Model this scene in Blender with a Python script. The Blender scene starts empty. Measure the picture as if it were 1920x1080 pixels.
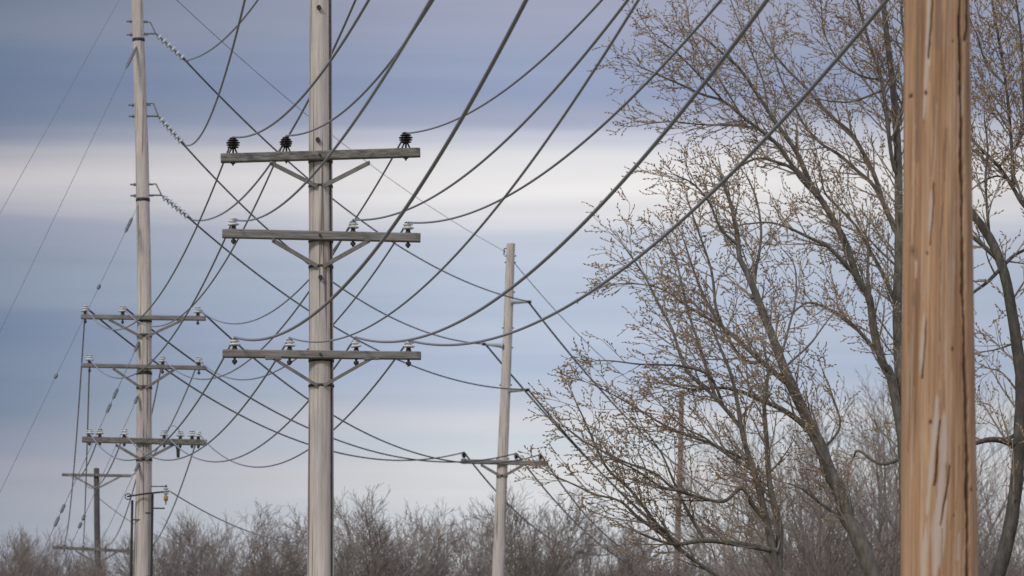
import bpy, math, random
import numpy as np
from mathutils import Vector
R = math.radians
SC = bpy.context.scene
COL = SC.collection
# ------------------------------------------------------------------ camera
F, PITCH, CZ = 8000.0, R(8.4), 1.7
cam = bpy.data.cameras.new("camera"); camo = bpy.data.objects.new("camera", cam); COL.objects.link(camo)
camo.location = (0, 0, CZ); camo.rotation_euler = (R(90) + PITCH, 0, 0)
cam.lens = 150; cam.sensor_width = 36; cam.clip_end = 6000; cam.clip_start = 0.5
cam.dof.use_dof = True; cam.dof.focus_distance = 46; cam.dof.aperture_fstop = 6.3
SC.camera = camo
SC.render.resolution_x = 1024; SC.render.resolution_y = 576
# ------------------------------------------------------------------ colour management
SC.view_settings.view_transform = 'Standard'; SC.view_settings.look = 'None'
SC.view_settings.exposure = 0.0; SC.view_settings.gamma = 1.0
# ------------------------------------------------------------------ world: thin Nishita sky behind banded stratus
def lin(c):
    return tuple(((x/255)/12.92 if x/255 <= .04045 else ((x/255+.055)/1.055)**2.4) for x in c)
SUN_EL, SUN_AZ = R(38), R(215)          # azimuth measured clockwise from +Y: behind the camera, to the left
world = bpy.data.worlds.new("World"); SC.world = world; world.use_nodes = True
nt = world.node_tree; nt.nodes.clear()
def N(t, **k):
    n = nt.nodes.new(t)
    for a, b in k.items(): setattr(n, a, b)
    return n
def LK(a, b): nt.links.new(a, b)
def MA(op, a, b=None, c=None):
    n = N('ShaderNodeMath', operation=op)
    for i, v in enumerate((a, b, c)):
        if v is None: continue
        if isinstance(v, (int, float)): n.inputs[i].default_value = v
        else: LK(v, n.inputs[i])
    return n.outputs[0]
sky = N('ShaderNodeTexSky', sky_type='NISHITA', sun_disc=False, sun_elevation=SUN_EL, sun_rotation=SUN_AZ)
bg_sky = N('ShaderNodeBackground'); LK(sky.outputs[0], bg_sky.inputs[0]); bg_sky.inputs[1].default_value = 0.08
tc = N('ShaderNodeTexCoord'); sep = N('ShaderNodeSeparateXYZ'); LK(tc.outputs['Generated'], sep.inputs[0])
X, Y, Z = sep.outputs
el = MA('ARCTANGENT', MA('DIVIDE', Z, MA('MAXIMUM', MA('SQRT', MA('ADD', MA('MULTIPLY', X, X), MA('MULTIPLY', Y, Y))), 0.01)))
az = MA('ARCTAN2', X, Y)
cmb = N('ShaderNodeCombineXYZ'); LK(MA('MULTIPLY', az, 16.0), cmb.inputs[0]); LK(MA('MULTIPLY', el, 120.0), cmb.inputs[1])
def noise(scale, detail, vec, rough=.5):
    n = N('ShaderNodeTexNoise'); n.inputs['Scale'].default_value = scale; n.inputs['Detail'].default_value = detail
    n.inputs['Roughness'].default_value = rough; LK(vec, n.inputs['Vector']); return n.outputs['Fac']
nA = noise(.55, 3, cmb.outputs[0]); 
cmb2 = N('ShaderNodeCombineXYZ'); LK(MA('MULTIPLY', az, 22.0), cmb2.inputs[0]); LK(MA('MULTIPLY', el, 420.0), cmb2.inputs[1])
nB = noise(.6, 3, cmb2.outputs[0])
elw = MA('ADD', el, MA('ADD', MA('MULTIPLY', MA('SUBTRACT', nA, .5), .005), MA('MULTIPLY', MA('SUBTRACT', nB, .5), .0042)))
# bands are tabulated against elevation; lo..hi = 3.9 .. 13.0 degrees
LO, HI = R(3.6), R(13.2)
fac = MA('DIVIDE', MA('SUBTRACT', elw, LO), HI-LO)
def ramp(st):
    r = N('ShaderNodeValToRGB'); r.color_ramp.interpolation = 'EASE'; e = r.color_ramp.elements
    st = sorted([(((PITCH+math.atan((540-y)/F))-LO)/(HI-LO), c) for y, c in st])
    while len(e) < len(st): e.new(.5)
    for i, (p, c) in enumerate(st): e[i].position = p; e[i].color = (*lin(c), 1)
    LK(fac, r.inputs[0]); return r.outputs[0]
rl = ramp([(0, (112,122,142)), (60, (120,128,148)), (110, (108,122,146)), (160, (105,118,145)), (215, (109,122,147)), (262, (128,135,156)), (300, (168,167,176)), (340, (192,188,192)), (380, (182,180,188)), (430, (142,148,167)),
           (520, (131,142,161)), (560, (130,142,162)), (620, (112,127,155)), (700, (118,131,154)), (770, (115,130,153)), (840, (136,142,160)), (885, (151,153,167)), (980, (153,158,171))])
rr = ramp([(-20, (158,162,183)), (60, (156,162,185)), (120, (150,160,187)), (172, (146,157,186)), (220, (162,168,190)), (258, (196,198,211)), (300, (224,222,224)), (350, (234,231,230)), (400, (221,220,223)), (450, (193,200,214)),
           (520, (183,193,211)), (580, (178,189,209)), (620, (184,193,212)), (692, (175,187,208)), (742, (187,195,211)), (785, (208,209,215)), (825, (201,208,216)), (885, (214,214,216)), (980, (208,211,215))])
mx = N('ShaderNodeMix', data_type='RGBA')
hz_ = MA('SMOOTH_MIN', MA('MAXIMUM', MA('DIVIDE', MA('ADD', az, .122), .118), 0.0), 1.0, .25); LK(hz_, mx.inputs[0])
LK(rl, mx.inputs[6]); LK(rr, mx.inputs[7])
# soft brightness mottling, and an overcast vault that is brighter overhead
mot = MA('MULTIPLY', MA('ADD', 1.06, MA('MULTIPLY', MA('SUBTRACT', nB, .5), .16)), MA('SUBTRACT', 1.0, MA('MULTIPLY', MA('MINIMUM', MA('MAXIMUM', MA('SUBTRACT', az, .03), 0.0), .15), 1.6)))
zen = MA('MULTIPLY', MA('MINIMUM', MA('MAXIMUM', MA('DIVIDE', MA('SUBTRACT', el, .25), .9), 0.0), 1.0), 2.1)
bg_cl = N('ShaderNodeBackground'); LK(mx.outputs[2], bg_cl.inputs[0]); LK(MA('ADD', mot, zen), bg_cl.inputs[1])
ms = N('ShaderNodeMixShader'); ms.inputs[0].default_value = .95; LK(bg_sky.outputs[0], ms.inputs[1]); LK(bg_cl.outputs[0], ms.inputs[2])
wo = N('ShaderNodeOutputWorld'); LK(ms.outputs[0], wo.inputs[0])
# ------------------------------------------------------------------ one soft sun
sl = bpy.data.lights.new("sun", 'SUN'); sl.energy = 1.5; sl.angle = R(14); sl.color = (1, .95, .88)
so = bpy.data.objects.new("sun", sl); COL.objects.link(so); so.location = (-30, -30, 60)
sd = Vector((math.sin(SUN_AZ)*math.cos(SUN_EL), math.cos(SUN_AZ)*math.cos(SUN_EL), math.sin(SUN_EL)))
so.rotation_euler = sd.to_track_quat('Z', 'Y').to_euler()
# ------------------------------------------------------------------ helpers
def P(px, py, Yd):
    u = (px-960)/F; v = (540-py)/F
    d = Vector((u, math.cos(PITCH)-v*math.sin(PITCH), math.sin(PITCH)+v*math.cos(PITCH)))
    return d*(Yd/d.y) + Vector((0, 0, CZ))
def tag(o, label=None, cat=None, group=None, kind=None):
    for k, v in (('label', label), ('category', cat), ('group', group), ('kind', kind)):
        if v: o[k] = v
    return o
def empty(name, loc, **k):
    o = bpy.data.objects.new(name, None); COL.objects.link(o); o.location = loc; o.empty_display_size = .3
    return tag(o, **k)
class MB:
    """collects polygons (numpy blocks) and links them as one mesh object"""
    def __init__(s): s.v = []; s.f = []; s.m = []; s.n = 0
    def block(s, v, f, mi=0):
        v = np.asarray(v, float); f = np.asarray(f, int)
        s.v.append(v); s.f.append(f + s.n); s.m.append(np.full(len(f), mi)); s.n += len(v)
    def tube(s, pts, rad, sides=10, mi=0, cap=True, jit=0.0, seed=0):
        pts = np.array([tuple(p) for p in pts], float); n = len(pts)
        rad = np.full(n, rad, float) if np.isscalar(rad) else np.array(rad, float)
        t = np.gradient(pts, axis=0); t /= np.linalg.norm(t, axis=1)[:, None] + 1e-12
        ref = np.array([0, 0, 1.]) if abs(t[:, 2]).mean() < .8 else np.array([0, 1., 0])
        a = np.cross(t, ref); a /= np.linalg.norm(a, axis=1)[:, None] + 1e-12; b = np.cross(t, a)
        an = np.linspace(0, 2*math.pi, sides, endpoint=False)
        rr_ = rad[:, None]*np.ones(sides)
        if jit: rr_ = rr_*(1 + np.random.RandomState(seed).uniform(-jit, jit, rr_.shape))
        v = pts[:, None] + rr_[..., None]*(a[:, None]*np.cos(an)[None, :, None] + b[:, None]*np.sin(an)[None, :, None])
        v = v.reshape(-1, 3)
        i = np.arange(n-1)[:, None]*sides; j = np.arange(sides)[None]; k = (j+1) % sides
        f = np.stack([i+j, i+k, i+sides+k, i+sides+j], -1).reshape(-1, 4)
        s.block(v, f, mi)
        if cap:
            for e, o_ in ((0, pts[0]), (n-1, pts[-1])):
                base = v[e*sides:(e+1)*sides]; vv = np.vstack([base, o_])
                jj = np.arange(sides); kk = (jj+1) % sides
                ff = np.stack([jj, kk, np.full(sides, sides), np.full(sides, sides)], -1)
                s.block(vv, ff, mi)
    def lathe(s, o, axis, prof, sides=16, mi=0):
        ax = Vector(axis).normalized()
        s.tube([Vector(o)+ax*z for r_, z in prof], [max(r_, .0005) for r_, z in prof], sides, mi)
    def segs(s, A, mi=0, sides=3):
        """A: rows p0(3) p1(3) r0 r1 -> open prisms, vectorised"""
        A = np.asarray(A, float)
        if not len(A): return
        p0, p1, r0, r1 = A[:, :3], A[:, 3:6], A[:, 6], A[:, 7]
        t = p1-p0; t /= np.linalg.norm(t, axis=1)[:, None]+1e-12
        ref = np.where((abs(t[:, 2]) < .9)[:, None], [0, 0, 1.], [0, 1., 0])
        a = np.cross(t, ref); a /= np.linalg.norm(a, axis=1)[:, None]+1e-12; b = np.cross(t, a)
        an = np.linspace(0, 2*math.pi, sides, endpoint=False); c_, s_ = np.cos(an), np.sin(an)
        ring = a[:, None]*c_[None, :, None] + b[:, None]*s_[None, :, None]
        v = np.concatenate([p0[:, None]+ring*r0[:, None, None], p1[:, None]+ring*r1[:, None, None]], 1).reshape(-1, 3)
        i = np.arange(len(A))[:, None]*2*sides; j = np.arange(sides)[None]; k = (j+1) % sides
        f = np.stack([i+j, i+k, i+sides+k, i+sides+j], -1).reshape(-1, 4)
        s.block(v, f, mi)
    def box(s, p0, p1, up, h, w, mi=0, bev=.012):
        """beam from p0 to p1, height h along up, depth w"""
        p0, p1 = Vector(p0), Vector(p1); t = (p1-p0).normalized(); u = Vector(up); u = (u-t*u.dot(t)).normalized(); c = t.cross(u)
        b_ = min(bev, h*.3, w*.3); pr = []
        for (x, y) in ((h/2, w/2-b_), (h/2-b_, w/2), (-h/2+b_, w/2), (-h/2, w/2-b_), (-h/2, -w/2+b_), (-h/2+b_, -w/2), (h/2-b_, -w/2), (h/2, -w/2+b_)): pr.append(u*x+c*y)
        v = [tuple(p0+q*.93) for q in pr]+[tuple(p0+t*b_+q) for q in pr]+[tuple(p1-t*b_+q) for q in pr]+[tuple(p1+q*.93) for q in pr]
        f = []
        for L_ in range(3):
            for i in range(8): f.append((L_*8+i, L_*8+(i+1) % 8, L_*8+8+(i+1) % 8, L_*8+8+i))
        s.block(v, f, mi)
        for o_ in (0, 24):
            vv = v[o_:o_+8]; s.block(vv, [(0, 1, 2, 3), (0, 3, 4, 7), (4, 5, 6, 7)], mi)
    def build(s, name, mats, parent=None, origin=(0, 0, 0), smooth=True, **k):
        v = np.concatenate(s.v) - np.array(tuple(origin)); f = np.concatenate(s.f); m = np.concatenate(s.m)
        me = bpy.data.meshes.new(name); nf = len(f)
        me.vertices.add(len(v)); me.vertices.foreach_set('co', v.astype(np.float32).ravel())
        tri = f[:, 2] == f[:, 3]; tot = np.where(tri, 3, 4); st = np.concatenate([[0], np.cumsum(tot)[:-1]])
        mask = np.ones((nf, 4), bool); mask[tri, 3] = False
        li = f[mask]
        me.loops.add(len(li)); me.loops.foreach_set('vertex_index', li.astype(np.int32))
        me.polygons.add(nf); me.polygons.foreach_set('loop_start', st.astype(np.int32)); me.polygons.foreach_set('loop_total', tot.astype(np.int32))
        me.polygons.foreach_set('material_index', m.astype(np.int32)); me.polygons.foreach_set('use_smooth', np.full(nf, smooth))
        for x in (mats if isinstance(mats, (list, tuple)) else [mats]): me.materials.append(x)
        me.update(calc_edges=True); me.validate()
        o = bpy.data.objects.new(name, me); COL.objects.link(o)
        if parent: o.parent = parent
        else: o.location = origin
        return tag(o, **k)
# ------------------------------------------------------------------ materials
def mat(name, base, rough=.8, metal=0.0, grain=None, bump=0.0, spec=.3):
    """base: list of (pos, rgb linear) for a ramp driven by noise; grain = (scale xyz, detail)"""
    m = bpy.data.materials.new(name); m.use_nodes = True; n = m.node_tree; b = n.nodes['Principled BSDF']
    b.inputs['Roughness'].default_value = rough; b.inputs['Metallic'].default_value = metal
    b.inputs['Specular IOR Level'].default_value = spec
    if grain is None: b.inputs['Base Color'].default_value = (*base[0][1], 1); return m
    t = n.nodes.new('ShaderNodeTexCoord'); mp = n.nodes.new('ShaderNodeMapping'); mp.inputs['Scale'].default_value = grain[0]
    no = n.nodes.new('ShaderNodeTexNoise'); no.inputs['Scale'].default_value = 1; no.inputs['Detail'].default_value = grain[1]; no.inputs['Roughness'].default_value = .62
    cr = n.nodes.new('ShaderNodeValToRGB'); e = cr.color_ramp.elements
    while len(e) < len(base): e.new(.5)
    for i, (p, c) in enumerate(base): e[i].position = p; e[i].color = (*c, 1)
    L = n.links.new; L(t.outputs['Object'], mp.inputs[0]); L(mp.outputs[0], no.inputs['Vector']); L(no.outputs['Fac'], cr.inputs[0]); L(cr.outputs[0], b.inputs['Base Color'])
    if bump:
        bp = n.nodes.new('ShaderNodeBump'); bp.inputs['Strength'].default_value = .9; bp.inputs['Distance'].default_value = bump
        L(no.outputs['Fac'], bp.inputs['Height']); L(bp.outputs[0], b.inputs['Normal'])
    return m
def polewood(name, a, b_, dark, vs=1.6, hs=34., crack=.55):
    """weathered round wood: fine grain along Z, broad blotches, dark checks"""
    m = bpy.data.materials.new(name); m.use_nodes = True; n = m.node_tree; L = n.links.new; bs = n.nodes['Principled BSDF']
    bs.inputs['Roughness'].default_value = .85; bs.inputs['Specular IOR Level'].default_value = .2
    t = n.nodes.new('ShaderNodeTexCoord')
    def nz(sc, det, rough=.6):
        mp = n.nodes.new('ShaderNodeMapping'); mp.inputs['Scale'].default_value = sc
        no = n.nodes.new('ShaderNodeTexNoise'); no.inputs['Scale'].default_value = 1; no.inputs['Detail'].default_value = det; no.inputs['Roughness'].default_value = rough
        L(t.outputs['Object'], mp.inputs[0]); L(mp.outputs[0], no.inputs['Vector']); return no.outputs['Fac']
    g = nz((hs, hs, vs), 5); bl = nz((5, 5, 1.1), 3); ck = nz((hs*.8, hs*.8, .35), 2, .4)
    def rp(f, st):
        cr = n.nodes.new('ShaderNodeValToRGB'); e = cr.color_ramp.elements
        while len(e) < len(st): e.new(.5)
        for i, (p, c) in enumerate(st): e[i].position = p; e[i].color = (*c, 1)
        L(f, cr.inputs[0]); return cr.outputs[0]
    mixc = n.nodes.new('ShaderNodeMix'); mixc.data_type = 'RGBA'; mixc.blend_type = 'MULTIPLY'; mixc.inputs[0].default_value = 1
    L(rp(g, [(.3, b_), (.66, a)]), mixc.inputs[6]); L(rp(bl, [(.32, (.80, .82, .85)), (.66, (1, 1, 1))]), mixc.inputs[7])
    m2 = n.nodes.new('ShaderNodeMix'); m2.data_type = 'RGBA'
    L(rp(ck, [(crack+.08, (0, 0, 0)), (crack+.14, (1, 1, 1))]), m2.inputs[0]); L(mixc.outputs[2], m2.inputs[6]); m2.inputs[7].default_value = (*dark, 1)
    L(m2.outputs[2], bs.inputs['Base Color'])
    bp = n.nodes.new('ShaderNodeBump'); bp.inputs['Strength'].default_value = .8; bp.inputs['Distance'].default_value = .008; L(g, bp.inputs['Height']); L(bp.outputs[0], bs.inputs['Normal'])
    return m
M_POLE = polewood('weathered_pole_wood', (.80, .695, .61), (.54, .46, .40), (.24, .19, .16), crack=.53)
M_ARM = mat('crossarm_wood', [(.3, (.15, .135, .12)), (.5, (.25, .225, .20)), (.72, (.36, .33, .30))], .9, grain=((3, 30, 45), 5), bump=.01)
M_ARM_OLD = mat('lichen_crossarm_wood', [(.3, (.10, .09, .075)), (.48, (.19, .17, .145)), (.7, (.32, .30, .27))], .9, grain=((8, 30, 30), 6), bump=.015)
M_STEEL = mat('galvanised_steel', [(.3, (.14, .14, .145)), (.7, (.26, .26, .27))], .55, .5, grain=((20, 20, 20), 3))
M_BRACE = mat('weathered_brace', [(.3, (.16, .145, .13)), (.7, (.28, .255, .23))], .7, .1, grain=((10, 10, 10), 3))
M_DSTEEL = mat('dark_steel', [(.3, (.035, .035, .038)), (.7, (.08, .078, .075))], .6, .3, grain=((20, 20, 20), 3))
M_BROWN = mat('brown_glazed_porcelain', [(0, (.022, .012, .012))], .25, spec=.5)
M_WHITE = mat('white_grey_porcelain', [(0, (.80, .80, .79))], .25, spec=.5)
M_POST = mat('pale_grey_post_insulator', [(0, (.46, .50, .50))], .4, spec=.4)
M_WIRE = mat('aged_bare_conductor', [(0, (.30, .29, .33))], .5, .0, spec=.4)
M_WIRE.node_tree.nodes['Principled BSDF'].inputs['IOR'].default_value = 1.6
M_WIRED = mat('dark_conductor', [(0, (.045, .038, .05))], .5, .0, spec=.4)
M_ORANGE = mat('amber_fuse_barrel', [(0, (.40, .26, .12))], .4)
M_BARK = mat('grey_maple_bark', [(.3, (.095, .083, .066)), (.55, (.175, .155, .125)), (.75, (.28, .25, .205))], .9, grain=((14, 14, 5), 5), bump=.02)
M_BARKD = mat('dark_wet_bark', [(.3, (.055, .047, .038)), (.55, (.11, .095, .078)), (.75, (.18, .16, .13))], .9, grain=((14, 14, 5), 5), bump=.02)
M_TWIG = mat('brown_twig', [(.3, (.24, .19, .155)), (.7, (.38, .305, .24))], .8, grain=((3, 3, 3), 2))
M_BUD = mat('reddish_spring_bud', [(.3, (.30, .195, .105)), (.7, (.50, .36, .21))], .8, grain=((2, 2, 2), 2))
M_FAR = mat('far_tree_bark', [(.3, (.215, .178, .152)), (.7, (.34, .285, .245))], .9, grain=((1, 1, 1), 2))
M_BRUSH = mat('far_brush_twig', [(.3, (.175, .145, .128)), (.7, (.27, .225, .20))], .9, grain=((.2, .2, .2), 2))
M_GRASS = mat('dormant_grass', [(.3, (.10, .095, .045)), (.7, (.20, .18, .09))], 1, grain=((.3, .3, .3), 6), bump=.05)
# ------------------------------------------------------------------ ground
g = MB(); s_ = 3000.
n_ = 40; xs = np.linspace(-s_, s_, n_); gx, gy = np.meshgrid(xs, xs)
gv = np.stack([gx.ravel(), gy.ravel(), np.zeros(n_*n_)], -1)
gi = (np.arange(n_-1)[:, None]*n_+np.arange(n_-1)[None]).ravel()
g.block(gv, np.stack([gi, gi+1, gi+n_+1, gi+n_], -1)); g.build('ground', M_GRASS, smooth=False, kind='structure')
# ------------------------------------------------------------------ utility poles
def shaft_line(cps, Yd, top):
    """cps: (px, py, width px) samples -> world centres and radii from the ground to z = top"""
    c = [(P(x, y, Yd), w/2/F*(Yd+3)) for x, y, w in cps]; c.sort(key=lambda q: q[0].z)
    zs = [q[0].z for q in c]; xs = [q[0].x for q in c]; rs = [q[1] for q in c]
    sl_lo = (xs[1]-xs[0])/(zs[1]-zs[0]); sl_hi = (xs[-1]-xs[-2])/(zs[-1]-zs[-2])
    tr = (rs[-1]-rs[0])/(zs[-1]-zs[0])
    def at(z):
        if z < zs[0]: return xs[0]+sl_lo*(z-zs[0]), rs[0]+tr*(z-zs[0])
        if z > zs[-1]: return xs[-1]+sl_hi*(z-zs[-1]), rs[-1]+tr*(z-zs[-1])
        return float(np.interp(z, zs, xs)), float(np.interp(z, zs, rs))
    return at
def make_shaft(at, Yd, top, parent, seed, m=M_POLE, sides=40):
    zs = np.arange(-.3, top, .2).tolist()+[top]; rs = np.random.RandomState(seed)
    b = MB(); an = np.linspace(0, 2*math.pi, sides, endpoint=False); vv = []
    ph = rs.uniform(0, 6, 4)
    for z in zs:
        x, r = at(z)
        rr_ = r*(1+.018*np.sin(3*an+ph[0]+z*.25)+.012*np.sin(7*an+ph[1]-z*.4)+.008*np.sin(11*an+ph[2]+z)+rs.uniform(-.006, .006, sides))
        vv.append(np.stack([x+rr_*np.cos(an), Yd+rr_*np.sin(an), np.full(sides, z)], -1))
    n = len(zs); v = np.concatenate(vv); i = np.arange(n-1)[:, None]*sides; j = np.arange(sides)[None]; k = (j+1) % sides
    b.block(v, np.stack([i+j, i+k, i+sides+k, i+sides+j], -1).reshape(-1, 4))
    t = vv[-1]; c = t.mean(0)+[0, 0, .012]; jj = np.arange(sides)
    b.block(np.vstack([t, c]), np.stack([jj, (jj+1) % sides, np.full(sides, sides), np.full(sides, sides)], -1))
    return b.build('shaft', m, parent, parent.location)
def pole(cps, Yd, top, label, seed, group=None, **k):
    at = shaft_line(cps, Yd, top); x, r = at(0)
    root = empty('utility_pole', (x, Yd, 0), label=label, cat='utility pole', group=group)
    make_shaft(at, Yd, top, root, seed, **k); root['_'] = 0; del root['_']
    return root, at
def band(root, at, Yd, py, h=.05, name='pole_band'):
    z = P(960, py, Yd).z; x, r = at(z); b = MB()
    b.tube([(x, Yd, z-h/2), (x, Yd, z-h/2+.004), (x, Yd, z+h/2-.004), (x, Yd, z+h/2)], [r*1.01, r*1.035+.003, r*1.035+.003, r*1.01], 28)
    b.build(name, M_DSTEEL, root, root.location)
def insul_brown(p, parent, root, s=1.0):
    b = MB(); q_ = random.Random(int(p.x*997+p.z*131)); u = (q_.gauss(0, .045), q_.gauss(0, .045), 1); s *= q_.uniform(.95, 1.05)
    prof = [(.02, .075), (.05, .075), (.078, .082), (.08, .09), (.04, .098), (.045, .105), (.092, .114), (.092, .122), (.045, .13), (.045, .138), (.098, .146), (.096, .156), (.045, .165),
            (.042, .172), (.078, .180), (.076, .19), (.036, .198), (.05, .206), (.05, .22), (.02, .23), (0, .232)]
    b.lathe(p, u, [(r*s, z*s) for r, z in prof], 18)
    for a in (-1, 1):
        b.tube([p+Vector((a*.055, -.02, 0))*s, p+Vector((a*.018, 0, .085))*s], .012*s, 6, 1)
    b.tube([p+Vector((0, 0, -.17))*s, p+Vector((0, 0, .08))*s], .014*s, 8, 1)
    b.tube([p+Vector((0, 0, -.145))*s, p+Vector((0, 0, -.12))*s], .034*s, 6, 1)
    b.build('insulator', [M_BROWN, M_DSTEEL], parent, root.location)
def insul_white(p, parent, root, s=1.0, arm=.115):
    b = MB(); q_ = random.Random(int(p.x*997+p.z*131)); u = (q_.gauss(0, .045), q_.gauss(0, .045), 1); s *= q_.uniform(.95, 1.05)
    b.lathe(p, u, [(r*s, z*s) for r, z in [(.02, .05), (.05, .05), (.078, .06), (.08, .07), (.06, .08), (.035, .088), (.034, .10), (.066, .106), (.066, .118), (.04, .128), (.034, .136), (.04, .14), (.038, .152), (0, .156)]], 18)
    b.tube([p+Vector((0, 0, -(arm+.07)))*1, p+Vector((0, 0, .055*s))], .016, 8, 1)
    b.tube([p, p+Vector((0, 0, .025)), p+Vector((0, 0, .05*s))], [.042*s, .03*s, .028*s], 8, 1)
    b.tube([p+Vector((0, 0, -(arm+.05))), p+Vector((0, 0, -(arm+.015)))], .032, 6, 1)
    b.tube([p+Vector((0, 0, .128*s)), p+Vector((0, 0, .143*s))], .046*s, 12, 1)
    b.build('insulator', [M_WHITE, M_DSTEEL], parent, root.location)
def crossarm(root, at, Yd, e0, e1, h, w=.095, m=M_ARM, ins=(), kind='w', br=None, s=1.0, plate=False, braw=.055, bolts=True):
    """e0,e1: end pixels (centre line) on the photo-side face; br: (xL,xR,yTop,yLow) of the V brace"""
    z0 = P(*e0, Yd).z; x0_, r0_ = at(z0)
    ya = Yd-r0_-w/2+.02                                     # arm is let into a gain in the pole
    a, c = P(*e0, ya), P(*e1, ya)
    rs = np.random.RandomState(int(e0[0]+e0[1])); b = MB(); b.box(a, c, (0, 0, 1), h, w)
    arm = b.build('crossarm', m, root, root.location, smooth=False)
    for px in ins:
        t = (px-e0[0])/(e1[0]-e0[0]); p = a.lerp(c, t)+Vector((0, 0, h/2))
        (insul_brown if kind == 'b' else insul_white)(p, arm, root, s*(.86 if kind == 'b' else .94))
    if br:
        xL, xR, yT, yB = br; zc = P(960, yB, ya).z; xc, rc = at(zc)
        for sx, xp in ((-1, xL), (1, xR)):
            p0 = P(xp, yT, ya); p0.y = ya-w/2-.012; p1 = Vector((xc+sx*rc*.25, Yd-rc-.02, zc))
            pm = p0.lerp(p1, .9); b = MB(); b.box(p0, p1, (0, 0, 1), braw, .014, bev=.003)
            if plate: b.box(p0+Vector((-.1, 0, 0.0)), p0+Vector((.1, 0, 0.0)), (0, 0, 1), .04, .03, bev=.004)
            b.tube([p0+Vector((0, -.03, 0.005)), p0+Vector((0, .02, .005))], .018, 6)
            b.build('brace', M_BRACE, arm, root.location, smooth=False)
    if bolts:
        b = MB(); zc = (a.z+c.z)/2; xc, rc = at(zc)
        for dx in (0,): b.tube([(xc+dx, ya-w/2-.03, zc), (xc+dx, ya-w/2+.01, zc)], .017, 6)
        b.build('through_bolt', M_DSTEEL, arm, root.location, smooth=False)
    return arm
# --- central pole
PM, atM = pole([(601, 0, 41), (601, 300, 42), (602.5, 700, 44), (601, 1080, 48)], 52.5, 18.6,
               'tall weathered utility pole with three wide crossarms, left of centre', 3)
crossarm(PM, atM, 52.5, (414, 297), (788, 286), .115, m=M_ARM_OLD, ins=(437, 537, 761), kind='b', br=(508, 692, 307, 349))
crossarm(PM, atM, 52.5, (417, 438), (788.5, 446), .112, ins=(438, 662, 765), br=(512, 693, 452, 499))
crossarm(PM, atM, 52.5, (417.5, 663), (789.5, 667), .10, ins=(440, 543, 668, 766), br=(513, 697, 673, 723), plate=True, braw=.04)
for y in (303, 452, 676): band(PM, atM, 52.5, y, .05, 'arm_shade_band')  # dark bands added to stand in for the shade just under each crossarm
for y in (350, 501, 724): band(PM, atM, 52.5, y, .035)
b = MB(); pts = []
for z in np.arange(3.5, 16.5, .4):
    x, r = atM(z); pts.append((x+r*.86, 52.5-r*.62, z))
b.tube(pts, .011, 6); b.build('ground_lead', M_DSTEEL, PM, PM.location)
for (px, py) in ((598, 14), (596, 262), (601, 520)):
    p = P(px, py, 52.33); b = MB(); b.tube([p+Vector((0, -.03, 0)), p+Vector((0, .06, 0))], .03, 6); b.build('bolt_head', M_DSTEEL, PM, PM.location)
# --- left pole
PL, atL = pole([(257.5, 0, 21), (266.5, 290, 24), (271, 550, 26), (270, 900, 29), (266.5, 1080, 32)], 87, 21.9,
               'leaning weathered utility pole far left with dead-end insulator strings above three crossarms', 5)
arms = [crossarm(PL, atL, 87, (152, 594), (386, 597), .095, ins=(160, 230, 371), br=(205, 345, 600, 632), s=1.25, bolts=False),
        crossarm(PL, atL, 87, (152, 685), (388, 690), .085, ins=(168, 305, 373), br=(213, 330, 692, 728), s=1.25, bolts=False),
        crossarm(PL, atL, 87, (154, 824), (388, 830), .12, m=M_ARM_OLD, ins=(168, 187, 233, 308, 338, 360, 372), br=(218, 325, 835, 862), s=1.2, bolts=False)]
for y in (75, 375, 602, 630, 700, 727, 862): band(PL, atL, 87, y, .07)
for y in (40, 65, 197, 218, 346, 367):
    z = P(960, y, 87).z; x, r = atL(z); b = MB()
    b.tube([(x-r-.12, 87, z), (x+r+.08, 87, z)], .018, 6); b.tube([(x-r-.05, 87, z), (x-r-.01, 87, z)], .035, 6); b.build('through_bolt', M_STEEL, PL, PL.location)
def string(p0, p1, bells, root, name='strain_insulator', ms=(M_POST, M_STEEL), r=.075):
    b = MB(); ax = (p1-p0).normalized(); L = (p1-p0).length; b.tube([p0, p1], .016, 6, 1)
    for i in range(bells):
        o = p0+ax*(L*(.12+.74*i/(bells-1)))
        b.lathe(o, ax, [(.02, -.035), (.05, -.03), (.05, 0), (r, .012), (r, .022), (.03, .035), (.015, .04)], 12, 0)
        b.lathe(o, ax, [(.02, -.05), (.042, -.045), (.042, -.03), (.02, -.025)], 8, 1)
    b.tube([p1-ax*.16, p1+ax*.05], [.035, .028], 8, 1)
    return b.build(name, list(ms), root, root.location)
for (by, b2, sx, sy, ex, ey) in ((42, 63, 292, 63, 349, 114), (194, 217, 297, 218, 345, 271), (345, 366, 303, 366, 357, 410)):
    z = P(960, by, 87).z; x, r = atL(z); b = MB(); tip = P(sx, sy, 87)
    b.tube([(x+r-.02, 87, z), (x+r+.14, 87, z), tip], .017, 6); z2 = P(960, b2, 87).z
    b.tube([(x+r-.02, 87, z2), tip], .02, 6); b.build('standoff_bracket', M_STEEL, PL, PL.location)
    string(tip, P(ex, ey, 87.2), 6, PL)
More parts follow.
